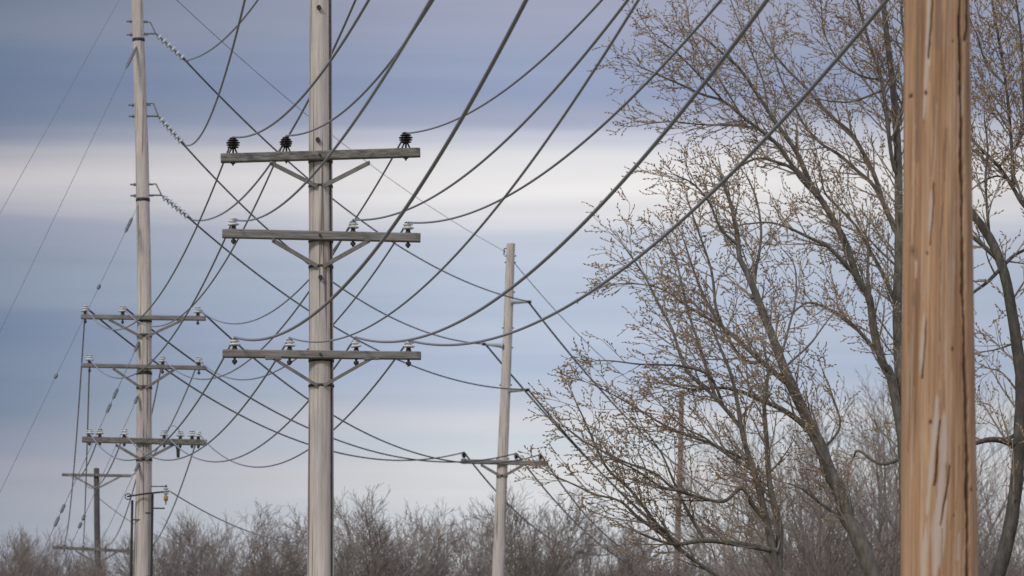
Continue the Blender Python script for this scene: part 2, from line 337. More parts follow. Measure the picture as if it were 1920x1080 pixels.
# cutout, conduit and small fittings low on the left pole
b = MB(); zz = P(960, 925, 86.8); b.tube([P(238, 931, 86.75), P(270, 926, 86.75), P(318, 921, 86.75)], .02, 6)
b.tube([P(287, 953, 86.8), P(309, 953, 86.8)], .016, 6); b.tube([P(283, 912, 86.8), P(314, 912, 86.8)], .012, 6)
b.build('equipment_bracket', M_DSTEEL, PL, PL.location)
b = MB(); ctr = P(240, 931, 86.75); b.tube([ctr+Vector((.06*math.cos(t), 0, .06*math.sin(t))) for t in np.linspace(0, 2*math.pi, 16)], .012, 6, cap=False)
b.build('cable_ring', M_DSTEEL, PL, PL.location)
b = MB(); p = P(311, 938, 86.7); b.lathe(p, (0, 0, 1), [(.02, -.02), (.045, 0), (.045, .09), (.02, .10)], 12, 1)
b.lathe(p, (0, 0, 1), [(.03, .12), (.06, .13), (.06, .14), (.03, .15), (.03, .17), (.06, .18), (.06, .19), (.03, .20), (.03, .22), (.055, .23), (.055, .24), (.02, .26)], 12, 0)
b.tube([p+Vector((0, 0, -.09)), p+Vector((0, 0, .32))], .012, 6, 2)
b.build('fuse_cutout', [M_POST, M_ORANGE, M_DSTEEL], PL, PL.location)
for (x0, y0, x1, y1) in ((248, 938, 247, 1200), (286, 925, 286, 1200)):
    b = MB(); q0, q1 = P(x0, y0, 86.85), P(x1, y1, 86.85); q1 = Vector((q0.x-.02, q0.y, 0.2)); b.tube([q0, q1], .026, 8)
    for k in range(8):
        z = q0.z-.4-k*1.3; xx, rr2 = atL(z); b.tube([(q0.x, q0.y, z), (xx, q0.y, z)], .014, 5)
    b.build('conduit', M_DSTEEL, PL, PL.location)
b = MB(); b.tube([P(318, 833, 86.6), P(330, 834, 86.6), P(334, 842, 86.6), P(334, 858, 86.6)], [.02, .03, .04, .03], 8); b.build('cable_hook', M_DSTEEL, PL, PL.location)
b = MB(); b.tube([P(312, 812, 86.6), P(317, 800, 86.6), P(327, 798, 86.6), P(336, 806, 86.6), P(339, 815, 86.6)], .01, 6); b.build('jumper_loop', M_WIRE, PL, PL.location)
# --- thin pole right of centre
PT, atT = pole([(958, 457, 15.5), (953, 600, 17), (947, 760, 18.5), (941, 900, 20), (933.5, 1080, 22)], 122, P(958, 457, 122).z,
               'slender leaning utility pole with rounded pale top, right of centre before the distant trees', 7)
crossarm(PT, atT, 122, (864, 865), (1026, 869), .13, w=.11, ins=(870, 968, 1014), kind='b', br=(902, 982, 872, 893), s=1.0, braw=.08, bolts=False)
for y in (869, 893): band(PT, atT, 122, y, .08)
for (xb, xt, yb, yt) in ((961, 993, 566, 566), (940, 907, 648, 645), (956, 990, 732, 731)):
    b = MB(); p0, p1 = P(xb, yb, 121.9), P(xt, yt, 121.9); ax = (p1-p0).normalized(); L = (p1-p0).length
    prof = [(.09, -.04), (.085, 0)]
    for i in range(10):
        z = .02+(L-.1)*i/10; r = .078-.038*i/10; prof += [(r*.7, z), (r, z+.012), (r, z+.022), (r*.7, z+.034)]
    prof += [(.025, L-.05), (.025, L)]
    b.lathe(p0, ax, prof, 14); b.tube([p1-ax*.06, p1+ax*.05], .045, 8, 1); b.build('post_insulator', [M_POST, M_DSTEEL], PT, PT.location)
b = MB(); b.tube([P(951, 466, 122), P(945.5, 466, 122), P(945, 478, 122)], .022, 6); b.build('shield_wire_clamp', M_DSTEEL, PT, PT.location)
for y in (480, 492, 548, 615, 652, 722, 860):
    z = P(960, y, 122).z; x, r = atT(z); b = MB(); b.tube([(x-r-.04, 122, z), (x+r+.04, 122, z)], .022, 6); b.build('through_bolt', M_DSTEEL, PT, PT.location)
# --- small far pole behind the left one
PF, atF = pole([(181, 880, 10), (182, 980, 11), (184, 1080, 12)], 150, P(181, 878, 150).z,
               'small dark distant utility pole with two crossarms beside the leaning pole foot', 9, m=mat('dark_old_pole_wood', [(.3, (.09, .08, .075)), (.7, (.15, .135, .12))], .9, grain=((20, 20, 2), 4)))
crossarm(PF, atF, 150, (116, 890), (246, 892), .10, m=M_ARM_OLD, ins=(), br=(140, 226, 894, 916), braw=.06, bolts=False)
crossarm(PF, atF, 150, (98, 1026), (250, 1034), .11, m=M_ARM_OLD, ins=(121, 156, 198, 240), br=(142, 224, 1033, 1056), braw=.06, bolts=False, s=1.2)
# --- far pole behind the budding tree
PK, atK = pole([(1278, 738, 9), (1276, 850, 10), (1272, 960, 11), (1268, 1080, 12)], 190, P(1278, 736, 190).z,
               'distant pinkish-brown utility pole half hidden behind the budding tree branches', 11, m=polewood('pinkish_pole_wood', (.42, .31, .26), (.30, .22, .185), (.16, .11, .09)))
# ------------------------------------------------------------------ near pole at right: fresh split wood
YN = 22.0
def freshwood():
    m = bpy.data.materials.new('fresh_tan_pole_wood'); m.use_nodes = True; n = m.node_tree; L = n.links.new; bs = n.nodes['Principled BSDF']
    bs.inputs['Roughness'].default_value = .7; bs.inputs['Specular IOR Level'].default_value = .25
    t = n.nodes.new('ShaderNodeTexCoord'); sp = n.nodes.new('ShaderNodeSeparateXYZ'); L(t.outputs['Object'], sp.inputs[0])
    def ma(op, a, b=None):
        x = n.nodes.new('ShaderNodeMath'); x.operation = op
        for i, v in enumerate((a, b)):
            if v is None: continue
            if isinstance(v, (int, float)): x.inputs[i].default_value = v
            else: L(v, x.inputs[i])
        return x.outputs[0]
    xs_ = ma('ADD', sp.outputs[0], ma('MULTIPLY', sp.outputs[2], -.028))      # spiral grain leans with height
    cb = n.nodes.new('ShaderNodeCombineXYZ'); L(xs_, cb.inputs[0]); L(sp.outputs[1], cb.inputs[1]); L(sp.outputs[2], cb.inputs[2])
    def nz(sc, det, rough=.6, dist=0):
        mp = n.nodes.new('ShaderNodeMapping'); mp.inputs['Scale'].default_value = sc
        no = n.nodes.new('ShaderNodeTexNoise'); no.inputs['Scale'].default_value = 1; no.inputs['Detail'].default_value = det; no.inputs['Roughness'].default_value = rough; no.inputs['Distortion'].default_value = dist
        L(cb.outputs[0], mp.inputs[0]); L(mp.outputs[0], no.inputs['Vector']); return no.outputs['Fac']
    def rp(f, st):
        cr = n.nodes.new('ShaderNodeValToRGB'); e = cr.color_ramp.elements
        while len(e) < len(st): e.new(.5)
        for i, (p, c) in enumerate(st): e[i].position = p; e[i].color = (*c, 1)
        L(f, cr.inputs[0]); return cr.outputs[0]
    def mix(f, a, b, bt='MIX'):
        x = n.nodes.new('ShaderNodeMix'); x.data_type = 'RGBA'; x.blend_type = bt
        if isinstance(f, (int, float)): x.inputs[0].default_value = f
        else: L(f, x.inputs[0])
        for i, v in ((6, a), (7, b)):
            if isinstance(v, tuple): x.inputs[i].default_value = (*v, 1)
            else: L(v, x.inputs[i])
        return x.outputs[2]
    g1 = nz((26, 26, .55), 5, .6, .3); g2 = nz((90, 90, 1.6), 3); bl = nz((7, 7, 1.0), 3)
    c = rp(g1, [(.28, (.33, .175, .09)), (.42, (.53, .305, .17)), (.58, (.66, .405, .235)), (.74, (.76, .53, .35))])
    c = mix(.7, c, rp(g2, [(.34, (.58, .54, .5)), (.6, (1, 1, 1))]), 'MULTIPLY')
    c = mix(.8, c, rp(bl, [(.3, (.70, .66, .63)), (.6, (1, 1, 1))]), 'MULTIPLY')
    at_ = n.nodes.new('ShaderNodeAttribute'); at_.attribute_name = 'wood'; s3 = n.nodes.new('ShaderNodeSeparateColor'); L(at_.outputs['Color'], s3.inputs[0])
    c = mix(s3.outputs[0], c, (.60, .47, .38))         # pale torn sapwood
    c = mix(s3.outputs[1], c, (.10, .055, .035))        # checks and knots
    c = mix(s3.outputs[2], c, (.27, .17, .11))        # stains
    L(c, bs.inputs['Base Color'])
    bp = n.nodes.new('ShaderNodeBump'); bp.inputs['Strength'].default_value = .7; bp.inputs['Distance'].default_value = .006; L(g1, bp.inputs['Height']); L(bp.outputs[0], bs.inputs['Normal'])
    return m
def near_pole():
    top = 11.6; P0 = P(1756, 0, YN); P1 = P(1762, 1080, YN)
    def ctr(z): t = (z-P1.z)/(P0.z-P1.z); return P1.x+(P0.x-P1.x)*t, (138/2+(118-138)/2*t)/F*(YN+.9)
    root = empty('utility_pole', (ctr(0)[0], YN, 0), label='close fresh tan wooden utility pole with long splits near the right edge', cat='utility pole')
    # sheet of pixel-space features: (polyline px,py ; half width px ; channel/strength ; groove depth m)
    feats = [ # long check near the right edge
        ([(1800, -80), (1801, 80), (1803, 250), (1805, 450), (1807, 600), (1812, 760), (1814, 900), (1815, 1150)], 2.6, 'c', .03),
        ([(1812, 0), (1814, 55), (1810, 75)], 2, 'c', .01),
        ([(1742, -40), (1740, 60), (1737, 130), (1732, 220)], 3.0, 'p', .0), ([(1748, 0), (1745, 60), (1740, 110)], 1.4, 'c', .008),
        ([(1746, 360), (1745, 400), (1742, 440)], 3.2, 'p', 0), ([(1751, 345), (1749, 400), (1744, 460)], 1.2, 'c', .006),
        ([(1741, 110), (1740, 122)], 4.5, 'p', 0),
        ([(1718, 490), (1717, 520)], 2.2, 'p', 0), ([(1732, 590), (1729, 640), (1726, 700)], 3.2, 'p', 0), ([(1736, 600), (1733, 660), (1729, 710)], 1.2, 'c', .006),
        ([(1757, 745), (1755, 790), (1749, 840), (1744, 900), (1738, 960)], 4.5, 'p', -.004), ([(1770, 780), (1769, 850), (1765, 910), (1758, 990), (1752, 1100)], 6.5, 'p', -.003),
        ([(1763, 790), (1759, 830), (1755, 880), (1752, 910)], 1.3, 'c', .014), ([(1781, 875), (1777, 910), (1770, 950), (1764, 985)], 1.2, 'c', .012),
        ([(1737, 980), (1733, 1040), (1730, 1100)], 3.5, 'p', 0), ([(1775, 940), (1768, 1000), (1762, 1060)], 3.5, 'p', 0),
        ([(1798, 1000), (1796, 1050)], 1.6, 'p', 0), ([(1768, 380), (1764, 480), (1762, 560), (1762, 640)], .9, 'c', .004), ([(1775, 240), (1772, 340)], .8, 'c', .003),
        ([(1751, 180), (1752, 260), (1746, 330)], 1.6, 's', .003), ([(1722, 0), (1720, 300)], 6, 's', 0), ([(1760, 0), (1758, 90)], 7, 's', 0), ([(1798, 30), (1799, 75)], 2, 'c', .01),
        ([(1708, 178), (1707, 182)], 3.5, 'c', .003), ([(1736, 172), (1736, 176)], 3, 'c', .003), ([(1711, 465), (1713, 478)], 7, 's', -.006), ([(1711, 468), (1712, 474)], 3, 'c', .002), ([(1738, 474), (1739, 475)], 2.6, 'c', .002),
        ([(1714, 555), (1716, 570)], 7, 's', -.004), ([(1787, 76), (1787, 78)], 2.4, 'c', .002), ([(1786, 652), (1786, 657)], 2.6, 'c', .002), ([(1744, 788), (1745, 794)], 2.4, 'c', .002), ([(1789, 965), (1789, 967)], 2.2, 'c', .002),
        ([(1821, 916), (1822, 920)], 2.2, 'c', .002)]
    fr_ = random.Random(2)
    for _ in range(55):
        x0 = fr_.uniform(1704, 1812); y0 = fr_.uniform(-60, 1080); ln = fr_.uniform(50, 260); sl_ = -.028*ln+fr_.uniform(-2, 2)
        feats.append(([(x0, y0), (x0+sl_*.5+fr_.uniform(-.8, .8), y0+ln*.5), (x0+sl_, y0+ln)], fr_.uniform(.45, .9), fr_.choice('cpp'), .003))
    sides = 300; zs = np.concatenate([np.linspace(-.3, 2.9, 16)[:-1], np.linspace(2.9, 7.0, 420), np.linspace(7.0, top, 16)[1:]])
    an = np.linspace(0, 2*math.pi, sides, endpoint=False)
    ang = an.copy(); rows = []; cols = []
    rs = np.random.RandomState(4)
    cp, sp_ = math.cos(PITCH), math.sin(PITCH)
    for z in zs:
        cx, r = ctr(z)
        rr_ = r*(1+.012*np.sin(2*an+.6+z*.15)+.008*np.sin(5*an-z*.5)+.003*np.sin(9*an+z*1.3))
        x = cx+rr_*np.cos(an); y = YN+rr_*np.sin(an)
        f_ = y*cp+(z-CZ)*sp_; px = 960+F*x/f_; py = 540-F*(-y*sp_+(z-CZ)*cp)/f_
        front = np.sin(an) < .15
        ch = {'p': np.zeros(sides), 'c': np.zeros(sides), 's': np.zeros(sides)}; dep = np.zeros(sides)
        if 2.9 < z < 7:
            for pl, hw, c_, d in feats:
                ys = [q[1] for q in pl]; 
                xl = np.interp(py, ys, [q[0] for q in pl])
                over = np.maximum(np.maximum(ys[0]-py, py-ys[-1]), 0)/(hw*2.2 if len(pl) > 2 else hw*1.0)
                wv = np.clip(1-over, 0, 1) if len(pl) > 2 else np.clip(1-over, 0, 1)
                fr = np.clip((py-ys[0])/(ys[-1]-ys[0]+1e-6), 0, 1)
                wob = (1+.22*np.sin(py*.031+hw*9)+.12*np.sin(py*.083+hw*5)+.1*np.sin(py*.21+px*.9))*(.35+.9*np.sin(math.pi*fr)**.8 if (c_ == 'p' and len(pl) > 2) else 1)
                xl = xl+(.5*np.sin(py*.05+hw)+.35*np.sin(py*.17) if c_ == 'c' and len(pl) > 2 else 0)
                k = np.clip(1.5-abs(px-xl)/(hw*wob*np.maximum(wv, .02))*1.0, 0, 1)*(over < 1)*front
                if c_ == 's': k = k*.6
                elif hw < 1: k = k*.6
                ch[c_] = np.maximum(ch[c_], k); dep = np.maximum(dep, k*d) if d >= 0 else np.where(k > 0, dep+k*d, dep)
        rr_ = rr_-dep
        rows.append(np.stack([cx+rr_*np.cos(an), YN+rr_*np.sin(an), np.full(sides, z)], -1))
        cols.append(np.stack([ch['p'], ch['c'], ch['s'], np.ones(sides)], -1))
    v = np.concatenate(rows); n = len(zs); i = np.arange(n-1)[:, None]*sides; j = np.arange(sides)[None]; k = (j+1) % sides
    b = MB(); b.block(v, np.stack([i+j, i+k, i+sides+k, i+sides+j], -1).reshape(-1, 4))
    o = b.build('shaft', freshwood(), root, root.location)
    a = o.data.color_attributes.new('wood', 'FLOAT_COLOR', 'POINT'); a.data.foreach_set('color', np.concatenate(cols).astype(np.float32).ravel())
    t = rows[-1]; b = MB(); jj = np.arange(sides)
    b.block(np.vstack([t+[0, 0, .002], t.mean(0)+[0, 0, .02]]), np.stack([jj, (jj+1) % sides, np.full(sides, sides), np.full(sides, sides)], -1)); b.build('pole_top', M_POLE, root, root.location)
near_pole()
# ------------------------------------------------------------------ power lines (parabolic spans between real supports)
W = {
 'A1': ((-3.454, 52.3, 11.323), (0.327, 22.0, 8.934), 0.835),
 'A2': ((-2.79, 52.3, 11.344), (1.78, 22.0, 11.982), 1.552),
 'A3': ((-1.316, 52.3, 11.371), (2.658, 22.0, 9.773), 0.938),
 'B1': ((-3.458, 52.3, 10.287), (-0.357, 22.0, 6.609), 0.411),
 'B2': ((-1.974, 52.3, 10.28), (2.172, 22.0, 8.965), 0.965),
 'B3': ((-1.298, 52.3, 10.247), (2.811, 22.0, 8.9), 0.975),
 'C1': ((-3.431, 52.3, 8.809), (0.989, 22.0, 8.487), 1.144),
 'C2': ((-2.751, 52.3, 8.803), (1.393, 22.0, 7.771), 0.997),
 'C3': ((-1.933, 52.3, 8.809), (1.922, 22.0, 7.321), 0.879),
 'C4': ((-1.28, 52.3, 8.77), (3.062, 22.0, 7.915), 1.053),
 'T1': ((-6.72, 86.5, 19.228), (-1.312, 52.5, 17.217), 1.094),
 'T2': ((-6.722, 86.5, 17.449), (-3.183, 52.5, 13.933), 0.748),
 'T3': ((-6.573, 86.5, 15.891), (-1.6, 52.5, 14.036), 1.059),
 'DA1': ((-8.788, 87.0, 14.136), (-3.474, 52.3, 11.323), 1.247),
 'DA2': ((-8.02, 87.0, 14.158), (-2.81, 52.3, 11.344), 1.199),
 'DA3': ((-6.481, 87.0, 14.125), (-1.322, 52.3, 11.371), 1.119),
 'EB1': ((-8.685, 87.0, 13.073), (-3.458, 52.3, 10.287), 1.041),
 'EB2': ((-7.183, 87.0, 13.073), (-1.974, 52.3, 10.28), 1.063),
 'EB3': ((-6.448, 87.0, 13.051), (-1.298, 52.3, 10.247), 1.043),
 'FC1': ((-8.663, 87.0, 11.54), (-3.431, 52.3, 8.809), 0.986),
 'FC2': ((-7.952, 87.0, 11.54), (-2.751, 52.3, 8.803), 0.981),
 'FC3': ((-7.132, 87.0, 11.54), (-1.933, 52.3, 8.809), 1.015),
 'FC4': ((-6.432, 87.0, 11.54), (-1.28, 52.3, 8.77), 1.095),
 'L1': ((-6.797, 87.5, 19.397), (0.462, 122.0, 19.326), 0.907),
 'L2': ((-6.822, 87.5, 17.62), (-0.769, 122.0, 18.082), 0.97),
 'L3': ((-6.672, 87.5, 16.055), (0.461, 122.0, 16.765), 0.909),
 'D3': ((-6.459, 87.0, 14.125), (0.828, 122.0, 14.881), 1.327),
 'D2': ((-7.998, 87.0, 14.158), (0.123, 122.0, 14.912), 1.315),
 'D1': ((-8.766, 87.0, 14.136), (-1.38, 122.0, 14.943), 1.279),
 'G': ((-7.805, 87.0, 21.403), (-0.185, 122.0, 20.776), 0.494),
 'T1b': ((0.462, 122.0, 19.326), (12.936, 190.0, 18.76), 1.431),
 'T2b': ((-0.769, 122.0, 18.082), (11.567, 190.0, 15.73), 1.019),
 'T3b': ((0.461, 122.0, 16.765), (12.117, 190.0, 15.387), 1.053),
 'D1b': ((-1.38, 122.0, 14.943), (5.86, 190.0, 18.49), 1.693),
 'D2b': ((0.123, 122.0, 14.912), (7.53, 190.0, 16.874), 1.094),
 'D3b': ((0.828, 122.0, 14.881), (6.688, 190.0, 17.542), 0.909),
 'Gb': ((0.031, 122.0, 20.495), (10.722, 190.0, 23.494), 1.441),
}
def span(key, r, label, group, m=M_WIRE, t1=1.0, n=70):
    p0, p1, s = W[key]; p0, p1 = Vector(p0), Vector(p1); pts = []
    for t in np.linspace(0, t1, n):
        q = p0.lerp(p1, t); q.z -= 4*s*t*(1-t); pts.append(q)
    b = MB(); b.tube(pts, r, 8)
    return b.build('power_line', m, None, p0, label=label, cat='power line', group=group)
armn = {'A': 'top', 'B': 'middle', 'C': 'lowest'}
ordn = {'A1': 'left dark insulator', 'A2': 'second dark insulator', 'A3': 'right dark insulator', 'B1': 'left white insulator', 'B2': 'inner right insulator', 'B3': 'outermost right insulator',
        'C1': 'leftmost insulator', 'C2': 'second insulator', 'C3': 'third insulator', 'C4': 'rightmost insulator'}
rad = {'A1': .0125, 'A2': .0125, 'A3': .0115, 'B1': .0105, 'B2': .012, 'B3': .012, 'C1': .0165, 'C2': .010, 'C3': .0145, 'C4': .0145}
for k in ordn:
    span(k, rad[k], '%s wire rising right from the central pole %s on its %s crossarm' % ('thick' if rad[k] > .014 else 'dark', ordn[k], armn[k[0]]), 'wires rising right from the central pole', t1=1.0)
for k, w_ in (('T1', 'top'), ('T2', 'middle'), ('T3', 'lowest')):
    span(k, .017, 'blurred wire curving up from the %s strain insulator string at left' % w_, 'wires climbing from the strain insulators')
dn = {'DA1': 'left end of the top arms', 'DA2': 'second insulator of the top arms', 'DA3': 'right end of the top arms', 'EB1': 'left end of the middle arms', 'EB2': 'inner right insulator of the middle arms', 'EB3': 'right end of the middle arms',
      'FC1': 'left end of the lowest arms', 'FC2': 'second insulator of the lowest arms', 'FC3': 'third insulator of the lowest arms', 'FC4': 'right end of the lowest arms'}
for k, w_ in dn.items():
    span(k, .0125, 'sagging wire between left and central poles, %s' % w_, 'sagging wires between left and central poles')
for k, w_ in (('L1', 'top'), ('L2', 'middle'), ('L3', 'lowest')):
    span(k, .0185, 'dark wire from the %s strain string down to the slender pole post insulator' % w_, 'wires from strain strings to the slender pole', M_WIRED)
for k, w_ in (('D1', 'left'), ('D2', 'middle'), ('D3', 'right')):
    span(k, .0185, 'wire from the left pole top arm to the %s dark insulator of the slender pole' % w_, 'wires sagging to the slender pole crossarm', M_WIRED)
span('G', .0065, 'hair thin shield wire slanting from upper left to the slender pole top', None, M_WIRED)
span('Gb', .011, 'hair thin shield wire leaving the slender pole top toward the budding tree', None, M_WIRED)
for k, w_ in (('T1b', 'upper right'), ('T2b', 'left'), ('T3b', 'lower right')):
    span(k, .027, 'steep wire falling right from the %s post insulator of the slender pole' % w_, 'wires falling right from the post insulators', M_WIRED)
for k, w_ in (('D1b', 'left'), ('D2b', 'middle'), ('D3b', 'right')):
    span(k, .024, 'thin wire falling right from the %s dark insulator of the slender pole' % w_, 'wires falling right from the slender pole crossarm', M_WIRED)
def hang(pts, sag, r, label, group, m=M_WIRE, cat='power line', name='power_line', n=40):
    p0, p1 = pts; l = []
    for t in np.linspace(0, 1, n): q = p0.lerp(p1, t); q.z -= 4*sag*t*(1-t); l.append(q)
    b = MB(); b.tube(l, r, 6); return b.build(name, m, None, p0, label=label, cat=cat, group=group)
for i, (x0, y0, x1, y1, sg, w_) in enumerate(((160, 577, 121, 1016, 1.1, 'left end of the top arm'), (168, 673, 156, 1019, .9, 'left end of the middle arm'), (372, 815, 240, 1025, 1.1, 'right end of the lowest arm'),
                                   (305, 675, 198, 1022, 1.0, 'centre right of the middle arm'), (373, 676, 226, 889, .8, 'right end of the middle arm'), (233, 812, 150, 888, .8, 'second insulator of the lowest arm'), (187, 812, 130, 888, .5, 'left end of the lowest arm'))):
    hang((P(x0, y0, 87), P(x1, y1, 150)), sg, .016, 'blurred wire dropping from the left pole %s' % w_, 'wires dropping from the left pole to the small pole')
hang((P(320, 922, 86.8), P(640, 1010, 140)), .5, .014, 'thin pale service wire running right from the amber fuse fitting', None)
hang((P(183, 932, 150), P(420, 1025, 178)), .6, .013, 'faint service wire slanting down right behind the leaning left pole', None)
# guy wires with insulating rods
def guy(att, direction_px, Yend, label, rods=(), balls=(), r=.005):
    p0 = P(*att, 87); p1 = P(*direction_px, Yend)
    L = p1-p0; k = -(p0.z)/L.z if L.z < 0 else 1; pe = p0+L*k
    root = empty('guy_wire', (pe.x, pe.y, 0), label=label, cat='guy wire', group='guy wires slanting down left from the leaning pole')
    b = MB(); b.tube([p0, p0.lerp(pe, .5), pe], r, 6); b.build('strand', M_STEEL, root, root.location)
    def at_y(py):
        lo, hi = 0., 1.
        for _ in range(40):
            m_ = (lo+hi)/2; q = p0.lerp(pe, m_); f_ = q.y*math.cos(PITCH)+(q.z-CZ)*math.sin(PITCH); yy = 540-F*(-q.y*math.sin(PITCH)+(q.z-CZ)*math.cos(PITCH))/f_
            if yy < py: lo = m_
            else: hi = m_
        return p0.lerp(pe, lo)
    for y0, y1 in rods: b = MB(); a, c = at_y(y0), at_y(y1); b.tube([a, a.lerp(c, .15), a.lerp(c, .85), c], [.012, .033, .033, .012], 8); b.build('insulating_rod', M_STEEL, root, root.location)
    for y in balls: b = MB(); a = at_y(y); ax = (pe-p0).normalized(); b.lathe(a-ax*.07, ax, [(.01, 0), (.03, .02), (.04, .07), (.03, .12), (.01, .14)], 10); b.build('guy_insulator', M_STEEL, root, root.location)
guy((262, 75), (20, 580), 82, 'faint guy wire from the topmost band of the leaning pole', rods=((88, 128),))
guy((257, -60), (0, 400), 78, 'faintest guy wire, crossing the top left corner above the others')
guy((264, 375), (105, 705), 84, 'guy wire with two small ball insulators below the middle band', rods=((408, 436),), balls=(538, 705))
guy((266, 630), (110, 970), 84, 'guy wire with dark rods starting below the top crossarm', rods=((640, 660), (728, 748), (756, 774), (945, 962), (968, 988)), r=.007)
guy((266, 727), (130, 1030), 84, 'guy wire with dark rods starting below the middle crossarm', rods=((743, 757), (965, 975), (980, 990)), r=.006)
guy((264, 862), (205, 985), 85, 'short guy wire with a dark rod starting below the lowest crossarm', rods=((868, 884),), r=.006)
# ------------------------------------------------------------------ trees
rnd = random.Random(11)
def perp(d):
    a = Vector((rnd.gauss(0, 1), rnd.gauss(0, 1), rnd.gauss(0, 1))); a -= d*a.dot(d); return a.normalized()
def grow(S, B, p, d, L, r, lvl, trop, c, depth=0):
    n = max(3, int(L/c['step'][lvl])); d = d.copy(); st = L/n; rr0 = r; ends = c['tip']
    side = perp(d); kids = []
    for i in range(n):
        f = (i+1)/n
        d = (d + Vector((rnd.gauss(0, 1), rnd.gauss(0, 1), rnd.gauss(0, 1)))*c['wob'] + trop*c['trop'][lvl]).normalized()
        q = p+d*st; r1 = max(ends, r*(1-.72*f)); S.append((*p, *q, rr0, r1))
        if B is not None and lvl <= c['budlvl'] and rnd.random() < c['budp']:
            a = perp(d)*.012; bd = (d+perp(d)*.7).normalized(); L_ = rnd.uniform(.6, 1.25)*c['budl']; w = c['budr']*rnd.uniform(.7, 1.2)
            m_ = q+bd*L_*.45; e = q+bd*L_; B.append((*q, *m_, w*.4, w)); B.append((*m_, *e, w, w*.2))
        if lvl > 0 and f > c['bare'][lvl] :
            k = c['kids'][lvl]; nk = int(k)+(rnd.random() < k-int(k))
            for _ in range(nk):
                side = (side*-1 + perp(d)*.8); side -= d*side.dot(d); side = side.normalized()
                a = rnd.uniform(*c['ang'])
                kids.append((q.copy(), (d*math.cos(a)+side*math.sin(a)).normalized(), L*rnd.uniform(*c['len'])*(1.15-.6*f), max(ends, r1*.6)))
        p = q; rr0 = r1
    for k in kids: grow(S, B, k[0], k[1], max(k[2], c['minl']), k[3], lvl-1, trop, c)
NEAR = dict(step=[.065, .10, .14, .25], wob=.06, trop=[.07, .06, .05, .04], budlvl=1, budp=.9, budl=.05, budr=.0105, bare=[0, .12, .15, .2], kids=[0, .62, .85, .85], ang=(.4, .85), len=(.32, .62), minl=.16, tip=.0040)
def limb_tree(name, label, Yd, limbs, trop, c, barkr=1.0, dens=1.0, lvl=2, seed=1, mats=None, twig_len=(.7, 1.4), base=None, start=.15, tipgrow=1.4, yspread=1.2):
    """limbs: (pixel polyline base->tip, width px at base, width px at tip, dy at base, dy at tip, density)"""
    rnd.seed(seed); tk = MB(); S = []; B = []; first = None
    for li, (pl, w0, w1, dy0, dy1, dn_) in enumerate(limbs):
        pts = []; m = len(pl)
        if li:                                  # a limb leaves its parent where it meets it
            bst = min(hist, key=lambda h: (h[0]-pl[0][0])**2+(h[1]-pl[0][1])**2)
            if (bst[0]-pl[0][0])**2+(bst[1]-pl[0][1])**2 < 400: dy1 = bst[2]+dy1-dy0; dy0 = bst[2]
        else: hist = []
        for i in range(m-1):
            for t in (0, .25, .5, .75, 1): hist.append((pl[i][0]+(pl[i+1][0]-pl[i][0])*t, pl[i][1]+(pl[i+1][1]-pl[i][1])*t, dy0+(dy1-dy0)*(i+t)/(m-1)))
        for i, (x, y) in enumerate(pl): pts.append(P(x, y, Yd+dy0+(dy1-dy0)*i/(m-1)))
        if li == 0:
            b0 = pts[0]; first = Vector(base) if base else Vector((b0.x+(.0), b0.y, 0))
            k = 8; low = [first.lerp(b0, t/k) for t in range(k)]
            for t, q in enumerate(low): q.x += .08*math.sin(t*1.7)*(1-t/k)
            lw = [w0*(1.55-.55*t/k) for t in range(k)]
        # smooth by Catmull-Rom
        q = []; wd = []
        for i in range(m-1):
            a, b_, c_, d_ = pts[max(i-1, 0)], pts[i], pts[i+1], pts[min(i+2, m-1)]
            for t in np.linspace(0, 1, 5, endpoint=False):
                q.append(.5*((2*b_)+(c_-a)*t+(2*a-5*b_+4*c_-d_)*t*t+(3*b_-a-3*c_+d_)*t**3)); wd.append(w0+(w1-w0)*(i+t)/(m-1))
        q.append(pts[-1]); wd.append(w1)
        if li == 0: tq = low+q; tw = lw+wd
        else: tq, tw = q, wd
        rads = [w/2/F*Yd*barkr for w in tw]
        tk.tube(tq, rads, 9 if w0 > 8 else 6, jit=.05, seed=li)
        # side shoots
        L = sum((q[i+1]-q[i]).length for i in range(len(q)-1)); acc = 0; nxt = L*start*(1 if li else 1)
        gap = .21/(dens*dn_)
        for i in range(len(q)-1):
            sgl = (q[i+1]-q[i]).length; d = (q[i+1]-q[i]).normalized()
            while nxt < acc+sgl:
                o = q[i]+d*(nxt-acc); f = nxt/L; a = rnd.uniform(.5, 1.05); sd_ = perp(d); sd_.y *= .8; sd_ = (sd_+trop*.35).normalized()
                dd = (d*math.cos(a)+sd_*math.sin(a)).normalized(); LL = rnd.uniform(*twig_len)*(1.1-.45*f)
                r_ = wd[i]/2/F*Yd
                grow(S, B, o, dd, LL, min(.6*r_, .02), lvl, trop, c); nxt += gap*rnd.uniform(.5, 1.5)
            acc += sgl
        d = (q[-1]-q[-2]).normalized()
        for _ in range(2): grow(S, B, q[-1], (d+perp(d)*.25).normalized(), tipgrow*rnd.uniform(.7, 1), max(wd[-1]/2/F*Yd, .006), lvl, trop, c)
    root = empty(name, first, label=label, cat='tree')
    mt = mats or (M_BARK, M_TWIG, M_BUD)
    tk.build('trunk', mt[0], root, first)
    cr = MB(); cr.segs(S, 0)
    if B: cr.segs(B, 1, 4)
    cr.build('crown', [mt[1], mt[2]], root, first, smooth=False)
    print(label[:40], len(S), len(B))
    return root
V = Vector
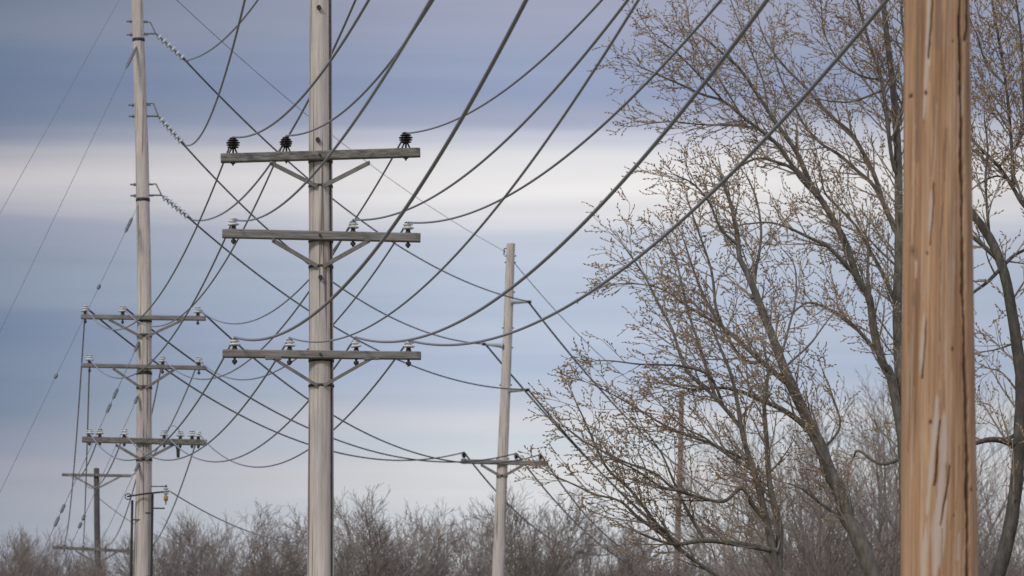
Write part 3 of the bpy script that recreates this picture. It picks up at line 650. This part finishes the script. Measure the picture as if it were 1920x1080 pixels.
# budding tree whose crown fills the middle right
limbM = [
 ([(1650,1130),(1637,1080),(1607,1003),(1587,970),(1573,920),(1553,880),(1540,840),(1523,807),(1503,763),(1480,715),(1466,680),(1453,643),(1433,593),(1417,550),(1400,510),(1387,483),(1383,443),(1373,393),(1352,330)], 33, 6, 0, .4, 1),
 ([(1523,812),(1490,783),(1457,763),(1420,748),(1387,733),(1350,727),(1300,730),(1262,722)], 12, 3, 0, -.8, 1),
 ([(1473,717),(1427,677),(1383,637),(1350,607),(1322,560),(1300,505),(1282,450)], 11, 3, .2, 1, 1),
 ([(1462,1125),(1456,1080),(1447,1020),(1440,987),(1420,907),(1403,853),(1390,803),(1383,757),(1370,700),(1345,640)], 17, 5, -1, -1.2, 1),
 ([(1458,1090),(1462,1000),(1453,953),(1443,903),(1437,820),(1433,753),(1440,700),(1432,650)], 16, 4, .5, 1, 1),
 ([(1457,1033),(1383,1020),(1323,1014),(1260,1020),(1200,1000)], 12, 4, -.8, -1.4, .8),
 ([(1433,975),(1410,945),(1390,915),(1357,940),(1307,931),(1277,921),(1240,913),(1190,880),(1150,862)], 9, 3, -1, -1.8, .9),
 ([(1410,1125),(1318,1062),(1277,1033),(1247,1007),(1200,973),(1163,940),(1117,927),(1073,907),(1040,893)], 8, 2.5, -1.2, -2, .8),
 ([(1279,1035),(1257,1007),(1227,977),(1183,920),(1140,880),(1117,837),(1100,797),(1085,765)], 8, 2.5, 0, -.5, .8),
 ([(1325,935),(1267,918),(1227,887),(1173,867),(1133,847),(1093,827),(1062,803)], 6, 2, -1.2, -1.6, .75),
 ([(1405,866),(1333,832),(1277,812),(1233,790),(1193,765),(1153,742),(1110,720)], 7, 2, .4, .5, .8),
 ([(1390,803),(1357,763),(1320,725),(1285,690),(1260,617),(1233,567),(1210,520),(1183,480),(1165,455)], 8, 2.5, .2, 1.4, 1),
 ([(1357,763),(1330,705),(1280,687),(1240,684),(1200,683),(1150,677),(1118,676)], 6, 2, -.6, -1.4, .8),
 ([(1354,612),(1290,575),(1243,543),(1200,533),(1160,532)], 6, 2, .2, 0, .9),
 ([(1345,750),(1333,720),(1310,643),(1293,593),(1277,527),(1267,487),(1247,440)], 7, 2.5, .6, 1.6, 1),
 ([(1428,678),(1390,672),(1347,593),(1337,527),(1330,493),(1307,427),(1290,377)], 8, 3, .8, 1.6, 1),
 ([(1412,560),(1417,507),(1423,477),(1427,427),(1417,370),(1400,330)], 7, 3, .6, 1.2, 1),
 ([(1384,460),(1352,430),(1330,380),(1300,345),(1270,330)], 6, 2.5, .4, 0, 1),
 ([(1470,690),(1517,647),(1540,617),(1560,590)], 5, 2, .2, 1, .5),
 ([(1467,660),(1480,610),(1492,560),(1490,500),(1470,470)], 5, 2, .2, 1.2, .6),
 ([(1540,845),(1575,800),(1560,740),(1545,700)], 6, 2, .2, 1, .6),
 ([(1411,882),(1360,850),(1320,820),(1280,800),(1240,760)], 6, 2, -1, -1.4, .8),
 ([(1590,980),(1540,945),(1500,915),(1470,905)], 7, 2, .2, 1, .6),
 ([(1323,1016),(1290,960),(1262,900),(1240,850),(1205,800)], 7, 2, -.6, -.8, .8),
]
limb_tree('budding_tree', 'grey budding maple with crooked leaning trunk, crown spreading toward the slender pole', 60, limbM, V((-.75, 0, .45)), NEAR, dens=1.6, seed=21, twig_len=(.45, 1.0), tipgrow=.35)
limbR = [
 ([(1700,1080),(1697,900),(1690,760),(1683,600),(1686,450),(1684,300),(1676,180),(1662,60),(1650,-60)], 26, 9, 0, .5, .8),
 ([(1694,850),(1686,790),(1668,700),(1657,685),(1640,627),(1630,560),(1610,527),(1587,460),(1567,420),(1540,375),(1520,345),(1495,288),(1467,247),(1440,207),(1420,177),(1390,133),(1367,110),(1323,73)], 19, 4, 0, -1, .8),
 ([(1540,375),(1512,347),(1493,323),(1460,273),(1420,240),(1390,217),(1357,190),(1317,177),(1280,160),(1240,143),(1200,125)], 9, 2.5, -.4, -1.6, .95),
 ([(1530,360),(1487,317),(1453,303),(1420,297),(1388,312),(1365,335)], 8, 3, -.4, .6, .8),
 ([(1420,245),(1407,238),(1363,235),(1307,233),(1260,228),(1215,232)], 5, 2, -.8, -1, .9),
 ([(1680,570),(1657,517),(1633,473),(1607,427),(1573,390),(1547,362),(1540,330)], 9, 3, .3, 1, .7),
 ([(1630,550),(1627,515),(1628,478),(1624,440)], 7, 4, -.1, .2, .4),
 ([(1612,530),(1587,497),(1553,463),(1527,450),(1500,437),(1473,425),(1440,417),(1400,420)], 9, 3, -.2, -1, .8),
 ([(1640,655),(1603,613),(1573,590),(1540,573),(1513,568),(1490,583),(1465,600)], 8, 2, 0, -.8, .8),
 ([(1683,440),(1660,390),(1650,360),(1637,323),(1613,277),(1593,247),(1560,220),(1530,187),(1507,160),(1473,127),(1440,83),(1425,50)], 11, 3, .2, 1, .9),
 ([(1660,390),(1637,347),(1607,320),(1573,290),(1537,267),(1507,233),(1490,200),(1473,167),(1455,120),(1450,80)], 8, 2.5, .4, 1.4, .9),
 ([(1684,330),(1673,300),(1660,200),(1653,150),(1633,90),(1615,30),(1600,-30)], 9, 4, -.3, -1, 1.8),
 ([(1680,260),(1695,180),(1700,100),(1690,20),(1700,-50)], 8, 4, .3, 1, 1.6),
 ([(1390,217),(1350,150),(1320,110),(1295,60),(1290,20)], 4, 2, -1, -.5, 1),
 ([(1357,190),(1310,140),(1270,100),(1235,75)], 4, 2, -1, -2, 1),
 ([(1650,150),(1610,140),(1570,110),(1545,60),(1540,10)], 5, 2, -1, -1, 1.6),
 ([(1653,170),(1600,190),(1560,190),(1530,185)], 5, 2, -.6, -1, .8),
 ([(1682,500),(1640,460),(1610,420),(1590,350)], 5, 2, .6, 1.4, .6),
 ([(1440,207),(1430,150),(1410,100),(1385,40),(1370,0)], 4, 2, -.4, 0, 1),
 ([(1690,860),(1650,870),(1610,845),(1600,860)], 8, 3, .5, 1, .4),
]
limb_tree('budding_tree', 'taller budding maple close behind the tan pole, with limbs fanning up to the left', 66, limbR, V((-.45, 0, .7)), NEAR, dens=1.5, seed=8, twig_len=(.5, 1.1), tipgrow=.6)
limbE = [
 ([(1868,1090),(1887,1020),(1900,953),(1910,850),(1915,720),(1907,650),(1893,560),(1880,503),(1863,460),(1845,430),(1827,405),(1800,370),(1780,330),(1770,250)], 29, 11, 0, .4, .5),
 ([(1878,495),(1862,478),(1827,447),(1800,430),(1770,425)], 11, 5, 0, .4, .5),
 ([(1877,503),(1850,530),(1827,547),(1800,570)], 8, 4, 0, -.5, .5),
 ([(1880,500),(1900,480),(1925,466),(1960,440)], 8, 4, 0, .5, .6),
 ([(1912,835),(1867,824),(1833,830),(1800,845)], 14, 6, 0, -.4, .5),
 ([(1912,845),(1880,825),(1895,820),(1940,790)], 10, 6, .2, .8, .4),
 ([(1960,420),(1920,385),(1900,353),(1873,313),(1820,258),(1790,200)], 10, 5, .6, 1, .9),
 ([(1855,445),(1850,380),(1848,330),(1852,280),(1846,225)], 6, 3, .2, .6, 1.4),
 ([(1900,350),(1895,250),(1885,150),(1870,60),(1860,0)], 7, 4, .8, 1.4, 2.0),
 ([(1930,400),(1925,300),(1920,200),(1915,80),(1905,0)], 7, 4, .8, 1, 2.0),
 ([(1873,313),(1900,280),(1925,240)], 5, 3, .8, 1, .9),
 ([(1905,345),(1870,330),(1835,345)], 5, 3, .6, 1, .8),
 ([(1885,160),(1850,120),(1830,60)], 5, 3, 1, 1, 1.8),
 ([(1910,640),(1870,655),(1838,660)], 4, 2, 0, .5, .7),
 ([(1912,740),(1880,700),(1850,690)], 4, 2, 0, .5, .6),
]
limb_tree('budding_tree', 'dark limbed tree at the right edge beyond the close tan pole', 55, limbE, V((-.2, 0, .7)), NEAR, dens=1.3, seed=5, mats=(M_BARKD, M_TWIG, M_BUD), twig_len=(.5, 1.0), tipgrow=.7)
# ---- bare trees farther off: five templates, copied
FARC = dict(step=[.14, .22, .4, .6], wob=.045, trop=[.02, .02, .03, .03], budlvl=-1, budp=0, budl=0, budr=0, bare=[0, .1, .12, .2], kids=[0, 1.0, 1.05, 1.0], ang=(.3, .65), len=(.34, .58), minl=.25, tip=.0065)
def bare_tree_meshes(H, seed, lean=0., spread=.5, limbs=7, ff=.36):
    rnd.seed(seed); tk = MB(); S = []
    fork = H*ff; pts = [V((lean*.25*math.sin(i)*.3, 0, fork*i/5)) for i in range(6)]
    tk.tube(pts, [H*.014*(1.3-.5*i/5) for i in range(6)], 9, jit=.05)
    up = V((0, 0, 1)); crown_top = H-fork
    for i in range(limbs):
        a = 2*math.pi*i/limbs+rnd.uniform(-.4, .4); sp = spread*1.25*math.sqrt(i/limbs)*rnd.uniform(.8, 1.1)+.02
        d = V((math.cos(a)*sp, math.sin(a)*sp, 1)).normalized(); L = crown_top*rnd.uniform(.82, .95); n = 10; p = pts[-1] - V((0, 0, rnd.uniform(0, (H-fork)*.14))); r = max(.035, (H-fork)*.0105)
        lp = [p]; lr = [r]
        for k in range(n):
            d = (d+V((rnd.gauss(0, .06), rnd.gauss(0, .06), rnd.gauss(0, .03)))+up*.02).normalized(); p = p+d*L/n; lp.append(p); lr.append(max(.012, r*(1-.85*(k+1)/n)))
            if k > 1:
                for _ in range(2+(k%2)):
                    s_ = perp(d); an_ = rnd.uniform(.4, .85); grow(S, None, p, (d*math.cos(an_)+s_*math.sin(an_)).normalized(), L*rnd.uniform(.22, .4)*(1.15-.5*k/n), lr[-1]*.6, 2, up, FARC)
        tk.tube(lp, lr, 6, jit=.04); grow(S, None, p, d, L*.2, .012, 2, up, FARC)
    cr = MB(); cr.segs(S); hz = np.percentile(cr.v[0][:, 2], 99.9)
    cr.v[0] *= 16./hz; tk.v = [x*16./hz for x in tk.v]; print('far', len(S), hz)
    return tk, cr
templates = []
for i, (H, sp, lb, ff) in enumerate(((16, .7, 13, .70), (16, .8, 14, .74), (16, .6, 12, .66), (16, .5, 10, .45), (16, .42, 9, .4))):
    tk, cr = bare_tree_meshes(H, 40+i, 0, sp, lb, ff); templates.append((tk, cr, []))
def place_far(i, px, topy, Yd, label, rz, wide=1.0, group='bare trees on the skyline'):
    tk, cr, cache = templates[i]; top = P(px, topy, Yd); s = top.z/16.0
    if not cache:
        r0 = empty('bare_tree', (top.x, Yd, 0)); a = tk.build('trunk', M_FAR, r0); b_ = cr.build('crown', M_FAR, r0, smooth=False); cache.append((a, b_)); root = r0
    else:
        root = empty('bare_tree', (top.x, Yd, 0))
        for q in cache[0]:
            c_ = q.copy(); COL.objects.link(c_); c_.parent = root
    root.scale = (s*wide, s*wide, s); root.rotation_euler = (0, 0, rz); tag(root, label=label, cat='tree', group=group); return root
SKY = [ # template, x, top y, depth, label
 (1, 20, 985, 140, 'bare tree at the far left edge of the skyline', .9), (2, 95, 990, 150, 'bare tree just left of the small distant pole', .8), (0, 225, 1000, 145, 'low bare tree between the small distant pole and leaning pole', .8),
 (1, 330, 972, 150, 'bare tree right beside the foot of the leaning left pole', .8), (2, 400, 985, 145, 'faint bare tree below the service wire end', .8), (0, 462, 945, 150, 'taller bare tree midway between the leaning and central poles', .9), (1, 545, 985, 148, 'bare tree immediately left of the central pole', .9),
 (2, 640, 966, 150, 'bare tree immediately right of the central pole', .8), (0, 706, 918, 138, 'tall broad bare tree standing highest right of the central pole', 1.1), (1, 778, 968, 142, 'narrow bare tree right of the tallest skyline tree', .9),
 (2, 860, 972, 150, 'bare tree just left of the slender pole', .9), (0, 905, 950, 160, 'paler bare tree directly beside the slender pole', .8), (1, 985, 914, 135, 'spreading bare tree just right of the slender pole', 1.0), (2, 1050, 952, 140, 'bare tree with upright limbs where budding branches begin', .9),
 (0, 1130, 985, 165, 'bare tree seen through the lowest left budding twigs', .9), (1, 1210, 970, 160, 'bare tree just left of the pinkish pole', .9), (4, 1340, 940, 150, 'bare tree right of the pinkish pole', 1.0), (3, 1440, 800, 135, 'bare tree behind the double trunk of the budding maple', .9),
 (4, 1520, 760, 140, 'greyish bare tree left of the crooked budding trunk top', .9), (3, 1590, 700, 130, 'tall greyish bare tree filling the gap left of the tan pole', 1.0), (4, 1650, 670, 145, 'tallest greyish bare tree beside the tan pole', .9), (3, 1720, 780, 150, 'bare tree mostly behind the tan pole', .9), (4, 1800, 860, 140, 'bare tree at the right side of the tan pole', .9), (3, 1870, 840, 135, 'bare tree behind the dark trunk at the right edge', .9), (4, 1935, 900, 140, 'bare tree at the extreme right edge', .9),
]
for i, (t, x, y, d, lb, wd) in enumerate(SKY): place_far(t, x, y, d, lb, i*1.3, wd)
# ---- far wood: one mass of brush and crowns below the skyline
b = MB(); rnd.seed(77); rs = np.random.RandomState(3)
for t in range(5):
    A = np.concatenate([x for x in templates[t][1].v]); Fc = np.concatenate(templates[t][1].f)
    for k in range(13):
        i = k*5+t; x = rs.uniform(-60, 1980); Yd = rs.uniform(158, 185)
        yt = 1046+rs.uniform(-16, 26)-(max(x-1350, 0)*.04); top = P(x, yt, Yd); s = top.z/16.; a = rs.uniform(0, 6.28); v = A.copy()
        v = np.stack([(v[:, 0]*math.cos(a)-v[:, 1]*math.sin(a))*s*.95+top.x, (v[:, 0]*math.sin(a)+v[:, 1]*math.cos(a))*s+Yd, v[:, 2]*s], -1)
        b.block(v, Fc)
b.build('far_wood', M_BRUSH, smooth=False, kind='stuff', label='hazy brown mass of leafless woodland along the bottom of the view', cat='woodland')
